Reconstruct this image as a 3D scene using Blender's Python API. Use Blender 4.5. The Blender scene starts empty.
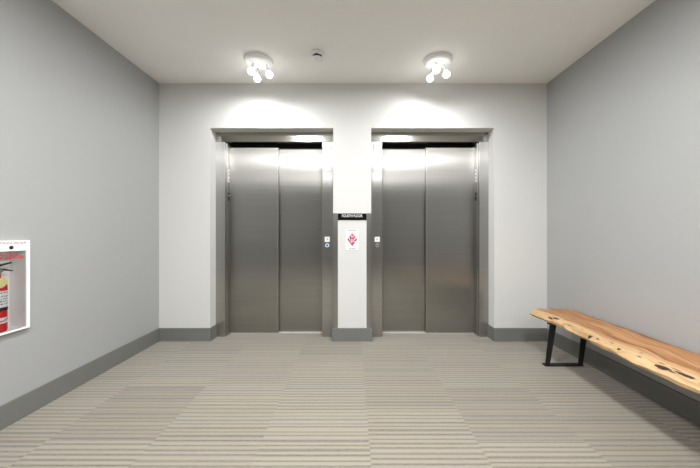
import bpy, bmesh, math, random
from mathutils import Vector, Matrix
R = math.radians
random.seed(7)
C = bpy.context.scene.collection

# ------------------------------------------------------------------ camera, world, exposure
EYE = 1.174
END = 3.304                 # distance from the camera to the elevator wall
cam_d = bpy.data.cameras.new('camera')
cam_d.sensor_width = 36.0
cam_d.lens = 304.0 / 700.0 * 36.0
cam_d.shift_x = -2.2 / 700.0
cam_d.shift_y = -1.0 / 700.0
cam_d.clip_start = 0.05
cam = bpy.data.objects.new('camera', cam_d)
cam.location = (0, 0, EYE)
cam.rotation_euler = (R(90), 0, 0)
C.objects.link(cam)
sc = bpy.context.scene
sc.camera = cam
w = bpy.data.worlds.new('world')
w.use_nodes = True
w.node_tree.nodes['Background'].inputs[0].default_value = (0.5, 0.5, 0.5, 1)
w.node_tree.nodes['Background'].inputs[1].default_value = 0.3
sc.world = w
vs = sc.view_settings
vs.view_transform = 'Standard'
vs.look = 'None'
vs.gamma = 1.0
vs.use_curve_mapping = False
vs.exposure = 0.66
SPOT_W = 8.0               # each bulb of the spotlights by the elevators
FRONT_W = 8.0              # the pair of flat ceiling lamps nearest the elevators
REAR_W = 26.0               # the rearmost pair
SQUARE_W = 36.0             # each square ceiling lamp
LAMP_COL = (0.975, 0.985, 1.0)

XL, XR, YB, H = -2.10, 2.117, -2.80, 2.80

# ------------------------------------------------------------------ materials
def mat(name):
    m = bpy.data.materials.new(name)
    m.use_nodes = True
    return m, m.node_tree, m.node_tree.nodes['Principled BSDF']

def nd(nt, t, **kw):
    n = nt.nodes.new(t)
    for k, v in kw.items():
        setattr(n, k, v)
    return n

def math_n(nt, op, a, b=None, clamp=False):
    n = nd(nt, 'ShaderNodeMath', operation=op, use_clamp=clamp)
    for i, v in enumerate((a, b)):
        if v is None:
            continue
        if isinstance(v, (int, float)):
            n.inputs[i].default_value = v
        else:
            nt.links.new(v, n.inputs[i])
    return n.outputs[0]

def ramp(nt, fac, stops):
    r = nd(nt, 'ShaderNodeValToRGB')
    e = r.color_ramp.elements
    while len(e) < len(stops):
        e.new(0.5)
    for el, (p, c) in zip(e, stops):
        el.position = p
        el.color = tuple(c) + (1,)
    nt.links.new(fac, r.inputs[0])
    return r.outputs[0]

def mix(nt, fac, a, b, mode='MIX'):
    n = nd(nt, 'ShaderNodeMix', data_type='RGBA', blend_type=mode)
    for sock, v in ((n.inputs[0], fac), (n.inputs[6], a), (n.inputs[7], b)):
        if isinstance(v, (int, float)):
            sock.default_value = v
        elif isinstance(v, tuple):
            sock.default_value = v + (1,)
        else:
            nt.links.new(v, sock)
    return n.outputs[2]

def obj_coord(nt, scale=None):
    t = nd(nt, 'ShaderNodeTexCoord')
    if scale is None:
        return t.outputs['Object']
    mp = nd(nt, 'ShaderNodeMapping')
    mp.inputs['Scale'].default_value = scale
    nt.links.new(t.outputs['Object'], mp.inputs[0])
    return mp.outputs[0]

def noise(nt, vec, scale, detail=3.0, rough=0.5, dim='3D'):
    n = nd(nt, 'ShaderNodeTexNoise', noise_dimensions=dim)
    n.inputs['Scale'].default_value = scale
    n.inputs['Detail'].default_value = detail
    n.inputs['Roughness'].default_value = rough
    nt.links.new(vec, n.inputs['Vector'])
    return n.outputs['Fac']

def bump(nt, h, bs, strength, dist):
    b = nd(nt, 'ShaderNodeBump')
    b.inputs['Strength'].default_value = strength
    b.inputs['Distance'].default_value = dist
    nt.links.new(h, b.inputs['Height'])
    nt.links.new(b.outputs[0], bs.inputs['Normal'])

def plain(name, col, rough=0.5, metal=0.0, var=0.06, vscale=8.0, bmp=0.0, emit=0.0):
    m, nt, bs = mat(name)
    v = noise(nt, obj_coord(nt), vscale, 4)
    lo = tuple(c * (1 - var) for c in col)
    hi = tuple(min(1, c * (1 + var)) for c in col)
    nt.links.new(ramp(nt, v, [(0.3, lo), (0.7, hi)]), bs.inputs['Base Color'])
    bs.inputs['Roughness'].default_value = rough
    bs.inputs['Metallic'].default_value = metal
    if bmp:
        bump(nt, noise(nt, obj_coord(nt), 160, 2), bs, bmp, 0.002)
    if emit:
        bs.inputs['Emission Color'].default_value = (1, 0.98, 0.95, 1)
        bs.inputs['Emission Strength'].default_value = emit
    return m

M = {}
M['end_paint'] = plain('white wall paint', (0.655, 0.655, 0.635), 0.6, var=0.012, vscale=1.5, bmp=0.08)
M['side_paint'] = plain('grey wall paint', (0.375, 0.378, 0.375), 0.55, var=0.012, vscale=1.5, bmp=0.08)
M['far_paint'] = plain('dark wall paint', (0.085, 0.08, 0.075), 0.6, var=0.02, vscale=1.5, bmp=0.08)
M['ceiling_paint'] = plain('ceiling paint', (0.90, 0.89, 0.865), 0.8, var=0.015, vscale=1.2, bmp=0.1)
M['baseboard'] = plain('grey baseboard vinyl', (0.165, 0.167, 0.155), 0.45, var=0.03, vscale=5)
M['shaft'] = plain('dark shaft', (0.10, 0.10, 0.09), 0.9)
M['white_metal'] = plain('white enamel', (0.93, 0.93, 0.92), 0.35, var=0.01)
M['white_plastic'] = plain('white plastic', (0.88, 0.88, 0.87), 0.4, var=0.01)
M['lantern'] = plain('white acrylic', (0.88, 0.88, 0.87), 0.25, var=0.01)
M['dark_gap'] = plain('dark grey plastic', (0.06, 0.065, 0.06), 0.6)
M['chrome'] = plain('chrome', (0.75, 0.75, 0.75), 0.15, 1.0, var=0.02)
M['nickel'] = plain('satin nickel', (0.16, 0.16, 0.16), 0.4, 0.8, var=0.03)
M['black_metal'] = plain('black powder coat', (0.008, 0.008, 0.008), 0.6, var=0.1, vscale=30)
M['sign_black'] = plain('matt black sign', (0.006, 0.006, 0.006), 0.9)
M['sign_black'].node_tree.nodes['Principled BSDF'].inputs['Specular IOR Level'].default_value = 0.1
M['black'] = plain('black plastic', (0.01, 0.01, 0.01), 0.4)
M['ink_white'] = plain('white lettering', (0.85, 0.85, 0.85), 0.5, var=0.01)
M['ink_grey'] = plain('grey lettering', (0.22, 0.22, 0.23), 0.6, var=0.01)
M['ink_red'] = plain('red lettering', (0.60, 0.03, 0.03), 0.5, var=0.02)
M['ink_dull_red'] = plain('dull red lettering', (0.36, 0.12, 0.12), 0.5, var=0.02)
M['emblem_red'] = plain('crimson ink', (0.42, 0.012, 0.09), 0.5, var=0.02)
M['emblem_pink'] = plain('pink ink', (0.85, 0.70, 0.73), 0.5, var=0.02)
M['ext_red'] = plain('red enamel', (0.62, 0.02, 0.02), 0.2, var=0.03)
M['label_white'] = plain('white label paper', (0.80, 0.80, 0.80), 0.4, var=0.02)
M['tag_yellow'] = plain('pale yellow card', (0.80, 0.70, 0.33), 0.6, var=0.04)
M['ring_grey'] = plain('grey button ring', (0.35, 0.35, 0.34), 0.4, var=0.02)
M['brass'] = plain('brass', (0.65, 0.48, 0.2), 0.3, 1.0)
M['blue_glow'] = plain('blue button ring', (0.55, 0.7, 0.9), 0.4, emit=0.0)
M['blue_glow'].node_tree.nodes['Principled BSDF'].inputs['Emission Color'].default_value = (0.55, 0.75, 1, 1)
M['blue_glow'].node_tree.nodes['Principled BSDF'].inputs['Emission Strength'].default_value = 0.35
M['bulb'] = plain('lit bulb', (0.9, 0.9, 0.9), 0.4, emit=3.5)
M['diffuser'] = plain('lit diffuser', (0.9, 0.9, 0.9), 0.4, emit=6.0)

def steel(name, col, rough, aniso=0.6):
    m, nt, bs = mat(name)
    streak = noise(nt, obj_coord(nt, (1.5, 1.5, 60.0)), 1.0, 2)
    nt.links.new(mix(nt, streak, tuple(c * 0.93 for c in col), tuple(c * 1.07 for c in col)), bs.inputs['Base Color'])
    bs.inputs['Roughness'].default_value = rough
    bs.inputs['Metallic'].default_value = 1.0
    bs.inputs['Anisotropic'].default_value = aniso
    cv = nd(nt, 'ShaderNodeCombineXYZ')
    cv.inputs[0].default_value = 0.8; cv.inputs[1].default_value = 0.6
    nt.links.new(cv.outputs[0], bs.inputs['Tangent'])
    return m
M['door_steel'] = steel('brushed door steel', (0.38, 0.37, 0.345), 0.29, 1.0)
M['frame_steel'] = steel('brushed frame steel', (0.46, 0.45, 0.43), 0.28, 1.0)
M['header_steel'] = steel('polished header steel', (0.46, 0.45, 0.42), 0.15, 0.3)
M['guard_steel'] = steel('brushed guard steel', (0.40, 0.39, 0.37), 0.33, 0.6)
M['sill'] = plain('aluminium sill', (0.66, 0.65, 0.61), 0.5, 0.25)

def glass():
    m, nt, bs = mat('clear acrylic')
    nt.nodes.remove(bs)
    g = nd(nt, 'ShaderNodeBsdfGlossy'); g.inputs['Roughness'].default_value = 0.05
    t = nd(nt, 'ShaderNodeBsdfTransparent')
    t.inputs[0].default_value = (0.98, 0.985, 0.985, 1)
    fr = nd(nt, 'ShaderNodeFresnel'); fr.inputs[0].default_value = 1.2
    mx = nd(nt, 'ShaderNodeMixShader')
    nt.links.new(fr.outputs[0], mx.inputs[0])
    nt.links.new(t.outputs[0], mx.inputs[1]); nt.links.new(g.outputs[0], mx.inputs[2])
    nt.links.new(mx.outputs[0], nt.nodes['Material Output'].inputs[0])
    return m
M['glass'] = glass()

def carpet():
    m, nt, bs = mat('striped carpet tile')
    co = obj_coord(nt)
    sep = nd(nt, 'ShaderNodeSeparateXYZ'); nt.links.new(co, sep.inputs[0])
    T = 0.607
    x = math_n(nt, 'DIVIDE', math_n(nt, 'SUBTRACT', sep.outputs[0], 0.096), T)
    col = math_n(nt, 'FLOOR', x)
    wn = nd(nt, 'ShaderNodeTexWhiteNoise', noise_dimensions='1D')
    nt.links.new(math_n(nt, 'ADD', col, 3.37), wn.inputs['W'])
    half = math_n(nt, 'MULTIPLY', math_n(nt, 'MODULO', math_n(nt, 'ADD', col, 20.0), 2.0), 0.5)
    y = math_n(nt, 'ADD', math_n(nt, 'DIVIDE', math_n(nt, 'SUBTRACT', sep.outputs[1], 1.717), T), math_n(nt, 'SUBTRACT', half, 0.5))
    row = math_n(nt, 'FLOOR', y)
    vv = math_n(nt, 'FRACT', y)
    uu = math_n(nt, 'FRACT', x)
    cv = nd(nt, 'ShaderNodeCombineXYZ')
    nt.links.new(col, cv.inputs[0]); nt.links.new(row, cv.inputs[1])
    tid = nd(nt, 'ShaderNodeTexWhiteNoise', noise_dimensions='2D')
    nt.links.new(cv.outputs[0], tid.inputs['Vector'])
    idv = tid.outputs['Value']
    # stripes that run across the room, their phase differs from tile to tile
    s = math_n(nt, 'ADD', math_n(nt, 'MULTIPLY', vv, 16.0), math_n(nt, 'MULTIPLY', idv, 31.0))
    n1 = nd(nt, 'ShaderNodeTexNoise', noise_dimensions='1D')
    n1.inputs['Scale'].default_value = 0.9; n1.inputs['Detail'].default_value = 1.0
    nt.links.new(s, n1.inputs['W'])
    sw = math_n(nt, 'ADD', s, math_n(nt, 'MULTIPLY', n1.outputs['Fac'], 0.6))
    wv = math_n(nt, 'SINE', math_n(nt, 'MULTIPLY', sw, 2 * math.pi))
    wv = math_n(nt, 'ADD', math_n(nt, 'MULTIPLY', wv, 0.5), 0.5)
    # broad bands of stronger and weaker striping
    n2 = nd(nt, 'ShaderNodeTexNoise', noise_dimensions='1D')
    n2.inputs['Scale'].default_value = 0.35; n2.inputs['Detail'].default_value = 2.0
    nt.links.new(math_n(nt, 'ADD', s, 57.0), n2.inputs['W'])
    amp = math_n(nt, 'ADD', 0.38, math_n(nt, 'MULTIPLY', n2.outputs['Fac'], 0.6))
    line = math_n(nt, 'MULTIPLY', math_n(nt, 'POWER', wv, 2.2), amp)
    wob = noise(nt, obj_coord(nt, (45, 70, 1)), 1.0, 3)
    line = math_n(nt, 'MULTIPLY', line, math_n(nt, 'ADD', 0.35, math_n(nt, 'MULTIPLY', wob, 1.3)), clamp=True)
    base = ramp(nt, idv, [(0.0, (0.256, 0.226, 0.175)), (0.5, (0.284, 0.254, 0.199)), (1.0, (0.222, 0.193, 0.150))])
    tint = nd(nt, 'ShaderNodeTexNoise', noise_dimensions='1D')
    tint.inputs['Scale'].default_value = 0.6
    nt.links.new(math_n(nt, 'ADD', s, 11.0), tint.inputs['W'])
    base = mix(nt, math_n(nt, 'MULTIPLY', math_n(nt, 'SUBTRACT', tint.outputs['Fac'], 0.45), 2.2, clamp=True), base, (0.27, 0.235, 0.160))
    dark = mix(nt, idv, (0.066, 0.056, 0.045), (0.092, 0.079, 0.064))
    c = mix(nt, line, base, dark)
    fib = noise(nt, co, 420, 2)
    c = mix(nt, 0.5, c, ramp(nt, fib, [(0.3, (0.35, 0.35, 0.35)), (0.7, (0.65, 0.65, 0.65))]), 'OVERLAY')
    # seams
    e = math_n(nt, 'MINIMUM', math_n(nt, 'MINIMUM', uu, math_n(nt, 'SUBTRACT', 1.0, uu)), math_n(nt, 'MINIMUM', vv, math_n(nt, 'SUBTRACT', 1.0, vv)))
    seam = math_n(nt, 'LESS_THAN', e, 0.004)
    c = mix(nt, math_n(nt, 'MULTIPLY', seam, 0.3), c, (0.2, 0.18, 0.15))
    nt.links.new(c, bs.inputs['Base Color'])
    bs.inputs['Roughness'].default_value = 0.62
    bs.inputs['Sheen Weight'].default_value = 0.45
    hgt = math_n(nt, 'ADD', math_n(nt, 'MULTIPLY', line, -1.0), math_n(nt, 'MULTIPLY', fib, 0.25))
    bump(nt, hgt, bs, 0.5, 0.004)
    return m
M['carpet'] = carpet()

def wood():
    m, nt, bs = mat('live edge slab wood')
    co = obj_coord(nt)
    sep = nd(nt, 'ShaderNodeSeparateXYZ'); nt.links.new(co, sep.inputs[0])
    X, Y = sep.outputs[0], sep.outputs[1]
    warp = noise(nt, obj_coord(nt, (1.0, 1.4, 1.0)), 1.6, 3)
    warp = math_n(nt, 'MULTIPLY', math_n(nt, 'SUBTRACT', warp, 0.5), 0.30)
    xs = math_n(nt, 'ADD', X, warp)
    rings = nd(nt, 'ShaderNodeTexNoise', noise_dimensions='2D')
    cv = nd(nt, 'ShaderNodeCombineXYZ')
    nt.links.new(math_n(nt, 'MULTIPLY', xs, 26.0), cv.inputs[0]); nt.links.new(math_n(nt, 'MULTIPLY', Y, 1.1), cv.inputs[1])
    nt.links.new(cv.outputs[0], rings.inputs['Vector'])
    rings.inputs['Scale'].default_value = 1.0; rings.inputs['Detail'].default_value = 5.0; rings.inputs['Roughness'].default_value = 0.6
    heart = ramp(nt, rings.outputs['Fac'], [(0.28, (0.18, 0.07, 0.025)), (0.43, (0.33, 0.145, 0.05)), (0.56, (0.46, 0.225, 0.085)), (0.75, (0.60, 0.36, 0.165))])
    sap = ramp(nt, rings.outputs['Fac'], [(0.25, (0.42, 0.245, 0.11)), (0.5, (0.58, 0.385, 0.195)), (0.8, (0.70, 0.51, 0.29))])
    t = math_n(nt, 'DIVIDE', math_n(nt, 'SUBTRACT', math_n(nt, 'ADD', X, math_n(nt, 'MULTIPLY', warp, 0.55)), 1.752), 0.04, clamp=True)
    c = mix(nt, t, sap, heart)
    # worm holes, cracks and bark inclusions
    wob = noise(nt, obj_coord(nt, (1, 1, 1)), 38, 3)
    wob = math_n(nt, 'MULTIPLY', math_n(nt, 'SUBTRACT', wob, 0.5), 1.6)
    dots = [(1.745, 2.60, .016, .035), (1.722, 2.64, .008, .03), (1.72, 2.41, .006, .02), (1.70, 2.17, .008, .022), (1.705, 2.11, .006, .012),
            (1.695, 1.93, .007, .014), (1.690, 1.655, .018, .042), (1.707, 1.56, .019, .05),  (1.73, 1.70, .006, .02),
            (1.695, 1.44, .010, .05), (1.72, 1.46, .007, .03), (1.74, 2.30, .004, .014), (1.725, 2.02, .004, .012), (1.685, 1.60, .005, .02), (1.73, 1.62, .005, .03), (1.725, 1.36, .012, .04), (1.76, 1.85, .004, .012), (1.70, 1.80, .005, .016)]
    tot = None
    for (hx, hy, a, b) in dots:
        dx = math_n(nt, 'DIVIDE', math_n(nt, 'SUBTRACT', X, hx), a)
        dy = math_n(nt, 'DIVIDE', math_n(nt, 'SUBTRACT', Y, hy), b)
        q = math_n(nt, 'ADD', math_n(nt, 'MULTIPLY', dx, dx), math_n(nt, 'MULTIPLY', dy, dy))
        q = math_n(nt, 'ADD', q, wob)
        q = math_n(nt, 'SUBTRACT', 1.0, q)
        tot = q if tot is None else math_n(nt, 'MAXIMUM', tot, q)
    hole = math_n(nt, 'MULTIPLY', tot, 3.0, clamp=True)
    ringd = math_n(nt, 'MULTIPLY', math_n(nt, 'ADD', tot, 1.2), 0.7, clamp=True)
    c = mix(nt, math_n(nt, 'MULTIPLY', ringd, 0.45), c, (0.42, 0.22, 0.09))
    c = mix(nt, hole, c, (0.035, 0.018, 0.012))
    nt.links.new(c, bs.inputs['Base Color'])
    bs.inputs['Roughness'].default_value = 0.42
    hg = math_n(nt, 'SUBTRACT', math_n(nt, 'MULTIPLY', rings.outputs['Fac'], 0.2), hole)
    bump(nt, hg, bs, 0.5, 0.006)
    return m
M['wood'] = wood()

# ------------------------------------------------------------------ mesh helpers
class MB:
    def __init__(s):
        s.bm = bmesh.new()
    def box(s, x0, x1, y0, y1, z0, z1, bevel=0.0):
        x0, x1 = sorted((x0, x1)); y0, y1 = sorted((y0, y1)); z0, z1 = sorted((z0, z1))
        t = bmesh.new()
        bmesh.ops.create_cube(t, size=1.0)
        for v in t.verts:
            v.co = Vector((x0 + (v.co.x + .5) * (x1 - x0), y0 + (v.co.y + .5) * (y1 - y0), z0 + (v.co.z + .5) * (z1 - z0)))
        if bevel:
            bmesh.ops.bevel(t, geom=t.edges[:], offset=bevel, segments=2, affect='EDGES', profile=0.5)
        s.add(t)
        return s
    def add(s, t, mx=None):
        me = bpy.data.meshes.new('tmp')
        if mx is not None:
            t.transform(mx)
        t.to_mesh(me); t.free()
        s.bm.from_mesh(me)
        bpy.data.meshes.remove(me)
        return s
    def lathe(s, prof, mx=None, n=32):
        """prof: (r, z) list revolved about z."""
        t = bmesh.new()
        rings = []
        for r, z in prof:
            if r < 1e-6:
                rings.append([t.verts.new((0, 0, z))])
            else:
                rings.append([t.verts.new((r * math.cos(2 * math.pi * k / n), r * math.sin(2 * math.pi * k / n), z)) for k in range(n)])
        for a, b in zip(rings[:-1], rings[1:]):
            for k in range(n):
                k2 = (k + 1) % n
                if len(a) == 1 and len(b) == 1:
                    continue
                if len(a) == 1:
                    t.faces.new((a[0], b[k], b[k2]))
                elif len(b) == 1:
                    t.faces.new((a[k], b[0], a[k2]))
                else:
                    t.faces.new((a[k], b[k], b[k2], a[k2]))
        bmesh.ops.recalc_face_normals(t, faces=t.faces[:])
        return s.add(t, mx)
    def tube(s, pts, r, n=12):
        pts = [Vector(p) for p in pts]
        t = bmesh.new()
        rings = []
        for i, p in enumerate(pts):
            a = pts[max(i - 1, 0)]; b = pts[min(i + 1, len(pts) - 1)]
            q = (b - a).to_track_quat('Z', 'Y')
            rings.append([t.verts.new(p + q @ Vector((r * math.cos(2 * math.pi * k / n), r * math.sin(2 * math.pi * k / n), 0))) for k in range(n)])
        for a, b in zip(rings[:-1], rings[1:]):
            for k in range(n):
                t.faces.new((a[k], a[(k + 1) % n], b[(k + 1) % n], b[k]))
        t.faces.new(rings[0][::-1]); t.faces.new(rings[-1])
        bmesh.ops.recalc_face_normals(t, faces=t.faces[:])
        return s.add(t)
    def prism(s, poly, axis, a, b):
        """extrude 2-D polygon along axis ('x','y','z') from a to b."""
        def p3(p, h):
            return {'x': (h, p[0], p[1]), 'y': (p[0], h, p[1]), 'z': (p[0], p[1], h)}[axis]
        t = bmesh.new()
        A = [t.verts.new(p3(p, a)) for p in poly]; B = [t.verts.new(p3(p, b)) for p in poly]
        n = len(poly)
        t.faces.new(A); t.faces.new(B[::-1])
        for k in range(n):
            t.faces.new((A[k], B[k], B[(k + 1) % n], A[(k + 1) % n]))
        bmesh.ops.recalc_face_normals(t, faces=t.faces[:])
        return s.add(t)
    def text(s, body, width, height, mx, depth=0.0008, bold=0.0):
        cu = bpy.data.curves.new('t', 'FONT')
        cu.body = body; cu.align_x = 'CENTER'; cu.align_y = 'CENTER'; cu.extrude = 0.5 * depth; cu.offset = bold
        o = bpy.data.objects.new('t', cu); C.objects.link(o)
        bpy.context.view_layer.update()
        me = bpy.data.meshes.new_from_object(o.evaluated_get(bpy.context.evaluated_depsgraph_get()))
        xs = [v.co.x for v in me.vertices]; ys = [v.co.y for v in me.vertices]
        cx, cy = (min(xs) + max(xs)) / 2, (min(ys) + max(ys)) / 2
        sx, sy = width / (max(xs) - min(xs)), height / (max(ys) - min(ys))
        for v in me.vertices:
            v.co = Vector(((v.co.x - cx) * sx, (v.co.y - cy) * sy, v.co.z))
        me.transform(mx)
        s.bm.from_mesh(me)
        bpy.data.objects.remove(o); bpy.data.curves.remove(cu); bpy.data.meshes.remove(me)
        return s
    def build(s, name, m, parent=None, smooth=False):
        me = bpy.data.meshes.new(name)
        s.bm.to_mesh(me); s.bm.free()
        me.materials.append(m)
        if smooth:
            for p in me.polygons:
                p.use_smooth = True
            me.set_sharp_from_angle(angle=R(38))
        o = bpy.data.objects.new(name, me)
        C.objects.link(o)
        if parent is not None:
            o.parent = parent
            mw = parent.location.copy()
            root = parent
            if parent.parent is not None:
                mw = Vector((0, 0, 0)) if parent.type == 'MESH' else mw
            o.location = -mw if parent.type == 'EMPTY' else Vector((0, 0, 0))
        return o

def thing(name, label, cat, loc=(0, 0, 0), group=None):
    o = bpy.data.objects.new(name, None)
    o.empty_display_size = 0.1
    o.location = loc
    C.objects.link(o)
    o['label'] = label; o['category'] = cat
    if group: o['group'] = group
    return o
def tag(o, label, cat, group=None):
    o['label'] = label; o['category'] = cat
    if group: o['group'] = group
    return o
def struct(name, mb, m):
    o = mb.build(name, m); o['kind'] = 'structure'
    return o
FRONT = lambda x, y, z: Matrix.Translation((x, y, z)) @ Matrix.Rotation(R(90), 4, 'X')                                # text read while facing +y
LEFTW = lambda x, y, z: Matrix.Translation((x, y, z)) @ Matrix.Rotation(R(90), 4, 'Z') @ Matrix.Rotation(R(90), 4, 'X')  # text read while facing -x

# ------------------------------------------------------------------ room shell
WT = 0.16
BACK = END + 0.62
struct('floor', MB().box(XL - WT, XR + WT, YB - WT, BACK, -0.12, 0), M['carpet'])
struct('ceiling', MB().box(XL - WT, XR + WT, YB - WT, BACK, H, H + 0.12), M['ceiling_paint'])
CF, CN, CZ0, CZ1 = 1.941, 1.669, 0.577, 1.066       # hole of the extinguisher cabinet in the left wall
struct('wall_left', MB().box(XL - WT, XL, YB, CN, 0, H).box(XL - WT, XL, CF, END, 0, H)
       .box(XL - WT, XL, CN, CF, 0, CZ0).box(XL - WT, XL, CN, CF, CZ1, H), M['side_paint'])
struct('wall_right', MB().box(XR, XR + WT, YB, END, 0, H), M['side_paint'])
struct('wall_front', MB().box(XL - WT, XR + WT, YB - WT, YB, 0, H), M['far_paint'])
OI, OO, OH = 0.2065, 1.5435, 2.315                  # openings: inner and outer edge, height
e1 = END + 0.36
wb = MB()
wb.box(XL - WT, -OO, END, e1, 0, H).box(OO, XR + WT, END, e1, 0, H).box(-OI, OI, END, e1, 0, OH)
wb.box(-OO, OO, END, e1, OH, H)
struct('wall_back', wb, M['end_paint'])
struct('wall_shaft', MB().box(XL - WT, XR + WT, BACK - 0.05, BACK, 0, H), M['shaft'])

BH, BT = 0.143, 0.012
struct('baseboard_left', MB().box(XL, XL + BT, YB, END, 0, BH, 0.002), M['baseboard'])
struct('baseboard_right', MB().box(XR - BT, XR, YB, END, 0, BH, 0.002), M['baseboard'])
J0 = END + 0.135                                     # plane of the steel door frames
bb = MB()
for s, xo in ((-1, XL + BT), (1, XR - BT)):
    bb.box(xo, s * (OO - BT), END - BT, END, 0, BH, 0.002)
    bb.box(s * OO, s * (OO - BT), END - BT + 0.001, J0, 0, BH, 0.002)
bb.box(-OI - BT, OI + BT, END - BT, END, 0, BH, 0.002)
for s in (-1, 1):
    bb.box(s * OI, s * (OI + BT), END - BT + 0.001, J0, 0, BH, 0.002)
struct('baseboard_back', bb, M['baseboard'])
struct('baseboard_front', MB().box(XL + BT, XR - BT, YB, YB + BT, 0, BH, 0.002), M['baseboard'])

# ------------------------------------------------------------------ elevators
DF, DR = END + 0.25, END + 0.292
def elevator(s, label):
    t = thing('elevator_entrance', label, 'elevator', (s * 0.875, J0, 0), 'pair of elevators')
    hdr = MB().box(s * OI, s * OO, J0, J0 + 0.09, 2.206, OH - 0.001, 0.002).build('header', M['header_steel'], t)
    MB().box(s * 1.437, s * (OO - 0.0005), J0, END + 0.34, 0, 2.206, 0.002).build('jamb', M['frame_steel'], t)
    ji = MB().box(s * (OI + 0.0005), s * 0.339, J0, END + 0.34, 0, 2.206, 0.002).build('jamb', M['frame_steel'], t)
    MB().box(s * 0.339, s * 1.437, DF + 0.004, END + 0.335, 0.0005, 0.006).build('sill', M['sill'], t)
    d1 = MB().box(s * 1.450, s * 0.868, DF, DF + 0.03, 0.010, 2.174, 0.004).build('door_panel', M['door_steel'], t)
    MB().box(s * 0.876, s * 0.862, DF - 0.004, DF + 0.028, 0.010, 2.174, 0.003).build('edge_trim', M['frame_steel'], d1)
    MB().box(s * 0.900, s * 0.3395, DR, DR + 0.03, 0.010, 2.172, 0.004).build('door_panel', M['door_steel'], t)
    # strike post, with the small key plates set on it
    pk = MB().box(s * 1.437, s * 1.424, J0 + 0.03, DF + 0.02, 0.007, 2.2, 0.002).build('strike_post', M['frame_steel'], t)
    k = MB().box(s * 1.424, s * 1.421, J0 + 0.045, J0 + 0.085, 1.76, 1.905, 0.001).build('sensor_plate', M['white_metal'], pk)
    for z in (1.79, 1.835, 1.875):
        MB().lathe([(0, 0), (0.008, 0), (0.008, 0.003), (0, 0.004)], Matrix.Translation((s * 1.421, J0 + 0.065, z)) @ Matrix.Rotation(R(-90 * s), 4, 'Y'), 14).build('sensor_lens', M['black'], pk)
    MB().box(s * 1.424, s * 1.421, J0 + 0.04, J0 + 0.09, 1.545, 1.64, 0.001).build('key_plate', M['black'], pk)
    MB().lathe([(0, 0), (0.013, 0), (0.013, 0.006), (0.009, 0.008), (0, 0.008)], Matrix.Translation((s * 1.421, J0 + 0.065, 1.60)) @ Matrix.Rotation(R(-90 * s), 4, 'Y'), 18).build('key_switch', M['chrome'], pk)
    ln = MB().box(s * 0.243, s * 0.306, J0 - 0.012, J0 + 0.001, 1.866, 2.175, 0.003).build('hall_lantern', M['lantern'], t)
    return t
elevator(-1, 'closed steel elevator left of the fourth floor sign, with two sliding panels')
elevator(1, 'closed steel elevator right of the fourth floor sign, nearer the wooden bench')

def call_station(s, label, lit):
    t = thing('call_station', label, 'elevator call button', (s * 0.282, J0, 1.02), 'elevator call buttons')
    p = MB().box(s * 0.253, s * 0.311, J0 - 0.004, J0 - 0.0003, 1.073, 1.131, 0.001).build('notice_plate', M['white_plastic'], t)
    MB().box(s * 0.282 - 0.010, s * 0.282 + 0.010, J0 - 0.0048, J0 - 0.0035, 1.110, 1.114).box(s * 0.282 - 0.007, s * 0.282 + 0.011, J0 - 0.0048, J0 - 0.0035, 1.101, 1.105) \
        .box(s * 0.282 - 0.010, s * 0.282 + 0.008, J0 - 0.0048, J0 - 0.0035, 1.092, 1.096).build('lettering', M['ink_grey'], p)
    rot = Matrix.Translation((s * 0.282, J0 - 0.0003, 1.034)) @ Matrix.Rotation(R(90), 4, 'X')
    MB().lathe([(0.0135, 0), (0.021, 0), (0.021, 0.005), (0.0195, 0.0065), (0.0145, 0.0065), (0.0135, 0.005), (0.0135, 0)], rot, 28).build('button_ring', M['blue_glow'] if lit else M['ring_grey'], t, True)
    MB().lathe([(0, 0), (0.0133, 0), (0.0133, 0.0035), (0.012, 0.0045), (0, 0.005)], rot, 24).build('button', M['nickel'], t, True)
    return t
call_station(-1, "call button with a blue lit ring on the left elevator's frame", True)
call_station(1, "call button with an unlit metal ring on the right elevator's frame", False)

for s, lab in ((-1, 'tall steel corner guard on the pillar edge beside the left elevator'), (1, 'tall steel corner guard on the pillar edge beside the right elevator')):
    g = MB().box(s * 0.156, s * (OI + 0.003), END - 0.003, END - 0.0002, BH + 0.001, 1.39, 0.0008)
    g.box(s * (OI + 0.0002), s * (OI + 0.003), END - 0.003, END + 0.05, BH + 0.001, 1.39, 0.0008)
    tag(g.build('corner_guard', M['guard_steel']), lab, 'corner guard', 'pillar corner guards')

t = thing('floor_sign', 'black sign with white FOURTH FLOOR lettering on the pillar between the elevators', 'sign', (0, END, 1.315))
MB().box(-0.155, 0.155, END - 0.006, END - 0.0002, 1.314, 1.386, 0.001).build('sign_plate', M['sign_black'], t)
MB().text('FOURTH FLOOR', 0.222, 0.030, FRONT(0, END - 0.0066, 1.361), 0.0008, 0.004).build('lettering', M['ink_white'], t)

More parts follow.
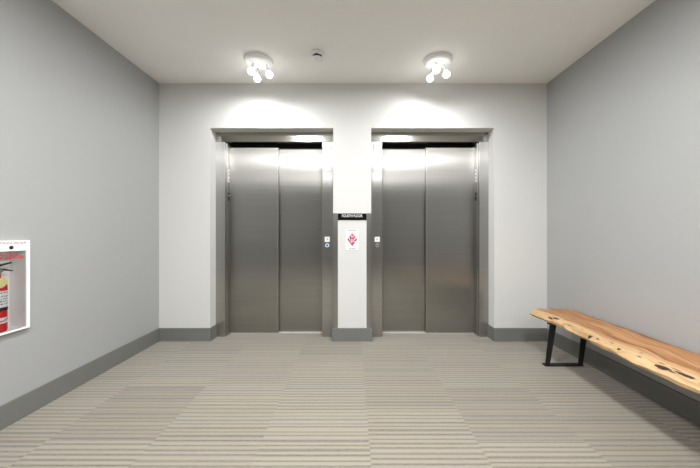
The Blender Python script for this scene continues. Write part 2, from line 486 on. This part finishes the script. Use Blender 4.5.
t = thing('fire_notice', 'small white notice with a red diamond emblem on the pillar between the elevators', 'sign', (0, END, 1.0))
MB().box(-0.068, 0.068, END - 0.003, END - 0.0002, 0.992, 1.212, 0.0008).build('notice_plate', M['white_plastic'], t)
yt = END - 0.0036
em = MB()
cz, hw, hh = 1.106, 0.054, 0.075
em.prism([(-hw, cz), (-hw * .62, cz + hh * .30), (-hw * .55, cz + hh * .42), (0, cz + hh), (hw * .55, cz + hh * .42), (hw * .62, cz + hh * .30), (hw, cz), (0, cz - hh)], 'y', yt, END - 0.002)
em.build('emblem', M['emblem_red'], t)
wm = MB(); y2 = yt - 0.0006
for pts in ([(-.006, .060), (.006, .060), (.004, .050), (-.004, .050)],
            [(-.012, .044), (-.002, .044), (-.005, .018), (-.014, .020)], [(.004, .040), (.014, .036), (.010, .014), (.003, .016)],
            [(-.034, .012), (-.024, .020), (-.020, -.004), (-.028, -.010)], [(.022, .018), (.034, .010), (.028, -.010), (.019, -.004)],
            [(-.012, .004), (-.004, .006), (-.004, -.046), (-.010, -.038)], [(.003, .000), (.012, .002), (.012, -.030), (.004, -.036)],
            [(-.027, -.018), (-.017, -.012), (-.017, -.032)], [(.017, -.012), (.027, -.020), (.017, -.032)]):
    wm.prism([(px * 1.12, cz + pz * 1.05) for px, pz in pts], 'y', y2, yt + 0.0002)
wm.build('figures', M['emblem_pink'], t)
for rows in (((-.062, -.040, 1.200), (-.034, .004, 1.200), (.010, .034, 1.200), (.040, .062, 1.200), (-.040, -.012, 1.207), (-.006, .040, 1.207)),
             ((-.026, -.004, 1.010), (.002, .026, 1.010), (-.040, -.010, 1.002), (-.004, .040, 1.002))):
    ln = MB()
    for (x0, x1, z) in rows:
        ln.box(x0, x1, yt, END - 0.002, z - 0.0022, z + 0.0022)
    ln.build('lettering', M['ink_grey'], t)

# ------------------------------------------------------------------ ceiling lamps
def spot_fixture(cx, cy, heads, label):
    t = thing('ceiling_spotlight', label, 'ceiling light', (cx, cy, H), 'three bulb ceiling spotlights')
    MB().lathe([(0, 0), (0.125, 0), (0.130, -0.004), (0.128, -0.022), (0.118, -0.032), (0.09, -0.036), (0, -0.037)], Matrix.Translation((cx, cy, H - 0.0003)), 48).build('canopy', M['white_metal'], t, True)
    for (px, py, pz, tx, ty) in heads:                # bulb centre and the direction it leans
        top = Vector((cx + (px - cx) * 0.72, cy + (py - cy) * 0.72, H - 0.036))
        b = Vector((px, py, pz))
        ax = Vector((tx, ty, -1)).normalized()
        q = Matrix.Translation(b) @ (-ax).to_track_quat('Z', 'Y').to_matrix().to_4x4()
        st = MB().tube([top + Vector((0, 0, 0.002)), top + Vector((0, 0, -0.02)), b - ax * 0.052 + Vector((0, 0, 0.012)), b - ax * 0.048], 0.006, 10).build('stem', M['chrome'], t, True)
        hd = MB().lathe([(0, 0.056), (0.010, 0.056), (0.013, 0.052), (0.017, 0.036), (0.020, 0.030), (0.016, 0.029), (0, 0.029)], q, 28).build('lamp_head', M['white_metal'], t, True)
        MB().lathe([(0, 0.030), (0.016, 0.028), (0.024, 0.021), (0.032, 0.008), (0.034, -0.004), (0.030, -0.018), (0.020, -0.028), (0.010, -0.032), (0, -0.033)], q, 28).build('bulb', M['bulb'], hd, True)
        L = bpy.data.lights.new('bulb_light', 'SPOT')
        L.energy = SPOT_W; L.color = LAMP_COL; L.spot_size = R(174); L.spot_blend = 0.7; L.shadow_soft_size = 0.022
        lo = bpy.data.objects.new('bulb_light', L); C.objects.link(lo)
        lo.parent = t
        lo.location = b + ax * 0.060 - t.location
        lo.rotation_euler = ax.to_track_quat('-Z', 'Y').to_euler()
    return t
spot_fixture(-0.88, 2.86, [(-0.945, 2.845, 2.690, -0.25, 0.1), (-0.783, 2.872, 2.672, 0.3, 0.05), (-0.920, 2.948, 2.672, -0.1, 0.3)],
             'white ceiling spotlight with three lit bulbs in front of the left elevator')
spot_fixture(0.805, 2.86, [(0.782, 2.83, 2.694, -0.05, -0.2), (0.889, 2.868, 2.672, 0.25, 0.05), (0.755, 2.948, 2.674, -0.25, 0.25)],
             'white ceiling spotlight with three lit bulbs in front of the right elevator')

def square_lamp(cx, cy, label, watts=SQUARE_W):
    t = thing('ceiling_lamp', label, 'ceiling light', (cx, cy, H), 'flat ceiling lamps')
    a, b = 0.15, 0.24
    fr = MB().box(cx - a, cx + a, cy - b, cy - b + 0.015, H - 0.045, H - 0.0005, 0.002).box(cx - a, cx + a, cy + b - 0.015, cy + b, H - 0.045, H - 0.0005, 0.002)
    fr.box(cx - a, cx - a + 0.015, cy - b + 0.01, cy + b - 0.01, H - 0.045, H - 0.0005, 0.002).box(cx + a - 0.015, cx + a, cy - b + 0.01, cy + b - 0.01, H - 0.045, H - 0.0005, 0.002)
    fr.build('lamp_frame', M['white_metal'], t)
    MB().box(cx - a + 0.014, cx + a - 0.014, cy - b + 0.014, cy + b - 0.014, H - 0.040, H - 0.004).build('diffuser', M['diffuser'], t)
    L = bpy.data.lights.new('lamp_light', 'AREA')
    L.shape = 'RECTANGLE'; L.size = 0.26; L.size_y = 0.44; L.energy = watts; L.color = LAMP_COL
    lo = bpy.data.objects.new('lamp_light', L); C.objects.link(lo)
    lo.parent = t; lo.location = (0, 0, -0.047)
    return t
square_lamp(-0.745, 1.735, 'flat lit ceiling lamp mirrored in the header above the left elevator', FRONT_W)
square_lamp(0.745, 1.735, 'flat lit ceiling lamp mirrored in the header above the right elevator', FRONT_W)
square_lamp(-0.745, 0.50, 'flat lit ceiling lamp overhead on the left, mirrored high on the left elevator doors')
square_lamp(0.745, 0.50, 'flat lit ceiling lamp overhead on the right, mirrored high on the right elevator doors')
square_lamp(-0.745, -1.60, 'rearmost flat lit ceiling lamp on the left of the lobby', REAR_W)
square_lamp(0.745, -1.60, 'rearmost flat lit ceiling lamp on the right of the lobby', REAR_W)

t = thing('smoke_detector', 'small white smoke detector on the ceiling between the two spotlights', 'smoke detector', (-0.316, 2.75, H))
mt = Matrix.Translation((-0.316, 2.75, H - 0.0003))
MB().lathe([(0, 0), (0.058, 0), (0.061, -0.004), (0.060, -0.018), (0.052, -0.024), (0, -0.024)], mt, 40).build('base_plate', M['white_plastic'], t, True)
MB().lathe([(0, -0.0235), (0.040, -0.0235), (0.040, -0.046), (0, -0.046)], mt, 40).build('vent_ring', M['dark_gap'], t, True)
MB().lathe([(0, -0.0455), (0.050, -0.0455), (0.053, -0.050), (0.046, -0.060), (0.034, -0.070), (0.018, -0.074), (0, -0.075)], mt, 40).build('sensor_cap', M['white_plastic'], t, True)
nb = MB()
for sx in (-1, 1):
    nb.lathe([(0, 0), (0.017, 0), (0.017, 0.010), (0.012, 0.016), (0, 0.017)], Matrix.Translation((-0.316 + sx * 0.026, 2.705, H - 0.018)) @ Matrix.Rotation(R(90), 4, 'X'), 20)
nb.build('mounting_lug', M['white_plastic'], t, True)

# ------------------------------------------------------------------ bench
bench = thing('bench', 'long live edge wooden slab bench on black metal legs along the right wall', 'bench', (1.89, 2.1, 0))
def interp(t, pts):
    for (a, va), (b, vb) in zip(pts[:-1], pts[1:]):
        if t <= b:
            u = (t - a) / (b - a); u = u * u * (3 - 2 * u)
            return va + (vb - va) * u
    return pts[-1][1]
FR = [(1.15, 1.69), (1.49, 1.668), (1.72, 1.662), (2.0, 1.680), (2.3, 1.700), (2.55, 1.712), (2.75, 1.705), (2.86, 1.690), (2.93, 1.700)]
def slab():
    t = bmesh.new()
    ring = []
    N = 90
    rnd = random.Random(3)
    for i in range(N + 1):
        y = 1.15 + (2.93 - 1.15) * i / N
        xf = interp(y, FR) + 0.004 * math.sin(y * 23) + 0.003 * math.sin(y * 51 + 1)
        xr = 2.098 + 0.004 * math.sin(y * 9)
        inset = 0.030 + 0.012 * math.sin(y * 7 + 1) + 0.006 * math.sin(y * 19)
        # the far corners are trimmed round
        e = max(0.0, (y - 2.88) / 0.05)
        xf += 0.045 * e ** 2
        xr -= 0.03 * e ** 2
        z1, z0 = 0.445, 0.386
        zm = 0.412 + 0.006 * math.sin(y * 13)
        sec = [(xf + inset + 0.012, z1), (xf + inset * 0.55, z1 - 0.006), (xf + 0.006, zm + 0.012), (xf, zm), (xf + 0.006, z0 + 0.010), (xf + 0.022, z0),
               (1.9, z0), (xr - 0.01, z0), (xr, z0 + 0.012), (xr, z1 - 0.008), (xr - 0.010, z1), (1.93, z1), (1.82, z1)]
        ring.append([t.verts.new((x, y, z)) for x, z in sec])
    n = len(ring[0])
    for a, b in zip(ring[:-1], ring[1:]):
        for k in range(n):
            t.faces.new((a[k], a[(k + 1) % n], b[(k + 1) % n], b[k]))
    t.faces.new(ring[0]); t.faces.new(ring[-1][::-1])
    bmesh.ops.recalc_face_normals(t, faces=t.faces[:])
    return MB().add(t)
slab().build('seat', M['wood'], bench, True)
def leg(foot_y, lean):
    mb = MB()
    w, th = 0.050, 0.010
    xa, xb = 1.700, 2.030
    # flat bar bent to a U: two posts leaning inwards and the bar on the floor; width runs along x
    def bar(p, q, ux, uy):
        t = bmesh.new()
        vs_ = []
        for (x, y, z), wx in ((p, ux * 0.86), (q, ux * 1.25)):
            for dx, dy in ((0, 0), (wx, 0), (wx, uy), (0, uy)):
                vs_.append(t.verts.new((x + dx, y + dy, z)))
        for f in ((0, 1, 2, 3), (4, 7, 6, 5), (0, 4, 5, 1), (1, 5, 6, 2), (2, 6, 7, 3), (3, 7, 4, 0)):
            t.faces.new([vs_[k] for k in f])
        bmesh.ops.recalc_face_normals(t, faces=t.faces[:])
        bmesh.ops.bevel(t, geom=t.edges[:], offset=0.003, segments=2, affect='EDGES')
        mb.add(t)
    bar((xa - 0.003, foot_y, 0.0005), (xa + 0.010, foot_y + lean, 0.386), 0.046, 0.012)
    bar((xb - 0.043, foot_y, 0.0005), (xb - 0.040, foot_y + lean, 0.386), 0.046, 0.012)
    mb.box(xa - 0.003, xb + 0.003, foot_y, foot_y + 0.05, 0.0005, 0.013, 0.003)
    mb.box(xa + 0.01, xb + 0.004, foot_y + lean - 0.02, foot_y + lean + 0.05, 0.378, 0.386, 0.002)
    return mb
leg(2.670, -0.045).build('leg', M['black_metal'], bench)
leg(1.355, 0.045).build('leg', M['black_metal'], bench)

# ------------------------------------------------------------------ fire extinguisher in its cabinet
cab = thing('fire_extinguisher_cabinet', 'white fire extinguisher cabinet with a clear door set in the left wall', 'cabinet', (XL, 1.8, 0.566))
XF = -2.075
YN, YF, Z0, Z1 = 1.652, 1.958, 0.568, 1.128
bx = MB()
XBK = -2.186
bx.box(XBK - 0.002, XBK, CN + 0.001, CF - 0.001, CZ0 + 0.001, CZ1 - 0.001)
bx.box(XBK, XF - 0.006, CN + 0.001, CN + 0.003, CZ0 + 0.001, CZ1 - 0.001).box(XBK, XF - 0.006, CF - 0.003, CF - 0.001, CZ0 + 0.001, CZ1 - 0.001)
bx.box(XBK, XF - 0.006, CN + 0.003, CF - 0.003, CZ0 + 0.001, CZ0 + 0.003).box(XBK, XF - 0.006, CN + 0.003, CF - 0.003, CZ1 - 0.003, CZ1 - 0.001)
bx.build('box', M['white_metal'], cab)
fr = MB()
def flange(y0, y1, z0, z1):
    fr.box(XL + 0.0005, XF, y0, y1, z0, z1)
flange(YN, YF, CZ1 - 0.002, Z1); flange(YN, YF, Z0, CZ0 + 0.002)
flange(YN, CN + 0.002, CZ0 + 0.002, CZ1 - 0.002); flange(CF - 0.002, YF, CZ0 + 0.002, CZ1 - 0.002)
door = fr.build('door', M['white_metal'], cab)
MB().box(XF - 0.006, XF - 0.004, CN + 0.003, CF - 0.003, CZ0 + 0.003, CZ1 - 0.003).build('pane', M['glass'], door)
MB().text('FIRE EXTINGUISHER', 0.235, 0.013, LEFTW(XF + 0.0005, 1.818, 1.113)).build('lettering', M['ink_dull_red'], door)
MB().text('IN CASE OF FIRE', 0.16, 0.012, LEFTW(XF - 0.0035, 1.81, 1.047)).build('lettering', M['ink_red'], door)
bt = MB().text('BREAK GLASS', 0.225, 0.017, LEFTW(XF - 0.0035, 1.812, 1.024), 0.0012, 0.03)
bt.build('lettering', M['ink_red'], door)
MB().lathe([(0, 0), (0.011, 0), (0.011, 0.004), (0.008, 0.007), (0, 0.007)], Matrix.Translation((XF - 0.0005, 1.849, 1.086)) @ Matrix.Rotation(R(90), 4, 'Y'), 20).build('lock', M['black'], door, True)

EX, EY, EZ = -2.134, 1.826, CZ0 + 0.0035
ext = thing('fire_extinguisher', 'red fire extinguisher with a white label inside the white wall cabinet', 'fire extinguisher', (EX, EY, EZ))
r = 0.043
def at(dz=0): return Matrix.Translation((EX, EY, EZ + dz))
MB().lathe([(0, 0), (r - 0.006, 0), (r - 0.001, 0.004), (r, 0.012), (r, 0.275), (r - 0.004, 0.295), (r - 0.014, 0.312), (0.020, 0.322), (0.016, 0.328), (0.016, 0.338), (0, 0.338)], at(), 40).build('tank', M['ext_red'], ext, True)
def band(z0, z1, off): return MB().lathe([(r + off - 0.0015, z0), (r + off, z0), (r + off, z1), (r + off - 0.0015, z1), (r + off - 0.0015, z0)], at(), 40)
lb = band(0.148, 0.246, 0.0006).build('label', M['label_white'], ext, True)
mk = MB()
rn = random.Random(5)
def patch(mb, a0, a1, z0, z1, off):
    n = 4
    t = bmesh.new()
    lo, hi = [], []
    for k in range(n + 1):
        a = R(a0 + (a1 - a0) * k / n)
        lo.append(t.verts.new((EX + (r + off) * math.cos(a), EY + (r + off) * math.sin(a), EZ + z0)))
        hi.append(t.verts.new((EX + (r + off) * math.cos(a), EY + (r + off) * math.sin(a), EZ + z1)))
    for k in range(n):
        t.faces.new((lo[k], lo[k + 1], hi[k + 1], hi[k]))
    mb.add(t)
for z in (0.165, 0.180, 0.195, 0.210, 0.232):
    a = -75
    while a < 75:
        wd = rn.uniform(5, 16)
        if rn.random() < 0.8:
            patch(mk, a, a + wd, z, z + rn.choice((0.004, 0.006, 0.009)), 0.0009)
        a += wd + rn.uniform(3, 8)
mk.build('lettering', M['ink_grey'], lb)
band(0.128, 0.146, 0.0014).build('strap', M['black'], ext, True)
band(0.246, 0.252, 0.0005).build('label_border', M['ext_red'], ext, True)
band(0.052, 0.086, 0.0006).build('lower_label', M['label_white'], ext, True)
wv = MB()
for a in range(-80, 80, 8):
    patch(wv, a, a + 8, 0.066 + 0.006 * math.sin(a * 0.06), 0.073 + 0.006 * math.sin(a * 0.06), 0.0010)
wv.build('stripe', M['ext_red'], ext)
MB().lathe([(0, 0.338), (0.017, 0.338), (0.017, 0.352), (0.013, 0.356), (0.013, 0.385), (0, 0.387)], at(), 20).build('valve', M['brass'], ext, True)
MB().prism([(EY - 0.012, EZ + 0.372), (EY + 0.03, EZ + 0.376), (EY + 0.078, EZ + 0.360), (EY + 0.080, EZ + 0.354), (EY + 0.03, EZ + 0.366), (EY - 0.012, EZ + 0.362)], 'x', EX - 0.010, EX + 0.010).build('handle', M['black'], ext)
MB().prism([(EY - 0.014, EZ + 0.390), (EY + 0.02, EZ + 0.404), (EY + 0.074, EZ + 0.412), (EY + 0.076, EZ + 0.405), (EY + 0.02, EZ + 0.394), (EY - 0.014, EZ + 0.382)], 'x', EX - 0.009, EX + 0.009).build('lever', M['black'], ext)
MB().lathe([(0, 0), (0.014, 0), (0.015, 0.004), (0.014, 0.010), (0, 0.010)], Matrix.Translation((EX + 0.012, EY, EZ + 0.368)) @ Matrix.Rotation(R(90), 4, 'Y'), 22).build('gauge', M['chrome'], ext, True)
MB().tube([(EX, EY - 0.010, EZ + 0.372), (EX, EY - 0.035, EZ + 0.372), (EX, EY - 0.052, EZ + 0.355), (EX, EY - 0.058, EZ + 0.32), (EX, EY - 0.056, EZ + 0.2), (EX, EY - 0.055, EZ + 0.09)], 0.008, 10).build('hose', M['black'], ext, True)
MB().prism([(EY - 0.004, EZ + 0.330), (EY + 0.012, EZ + 0.318), (EY + 0.018, EZ + 0.292), (EY - 0.004, EZ + 0.270), (EY - 0.038, EZ + 0.262), (EY - 0.042, EZ + 0.318)], 'x', EX + r + 0.0030, EX + r + 0.0040).build('tag', M['tag_yellow'], ext)
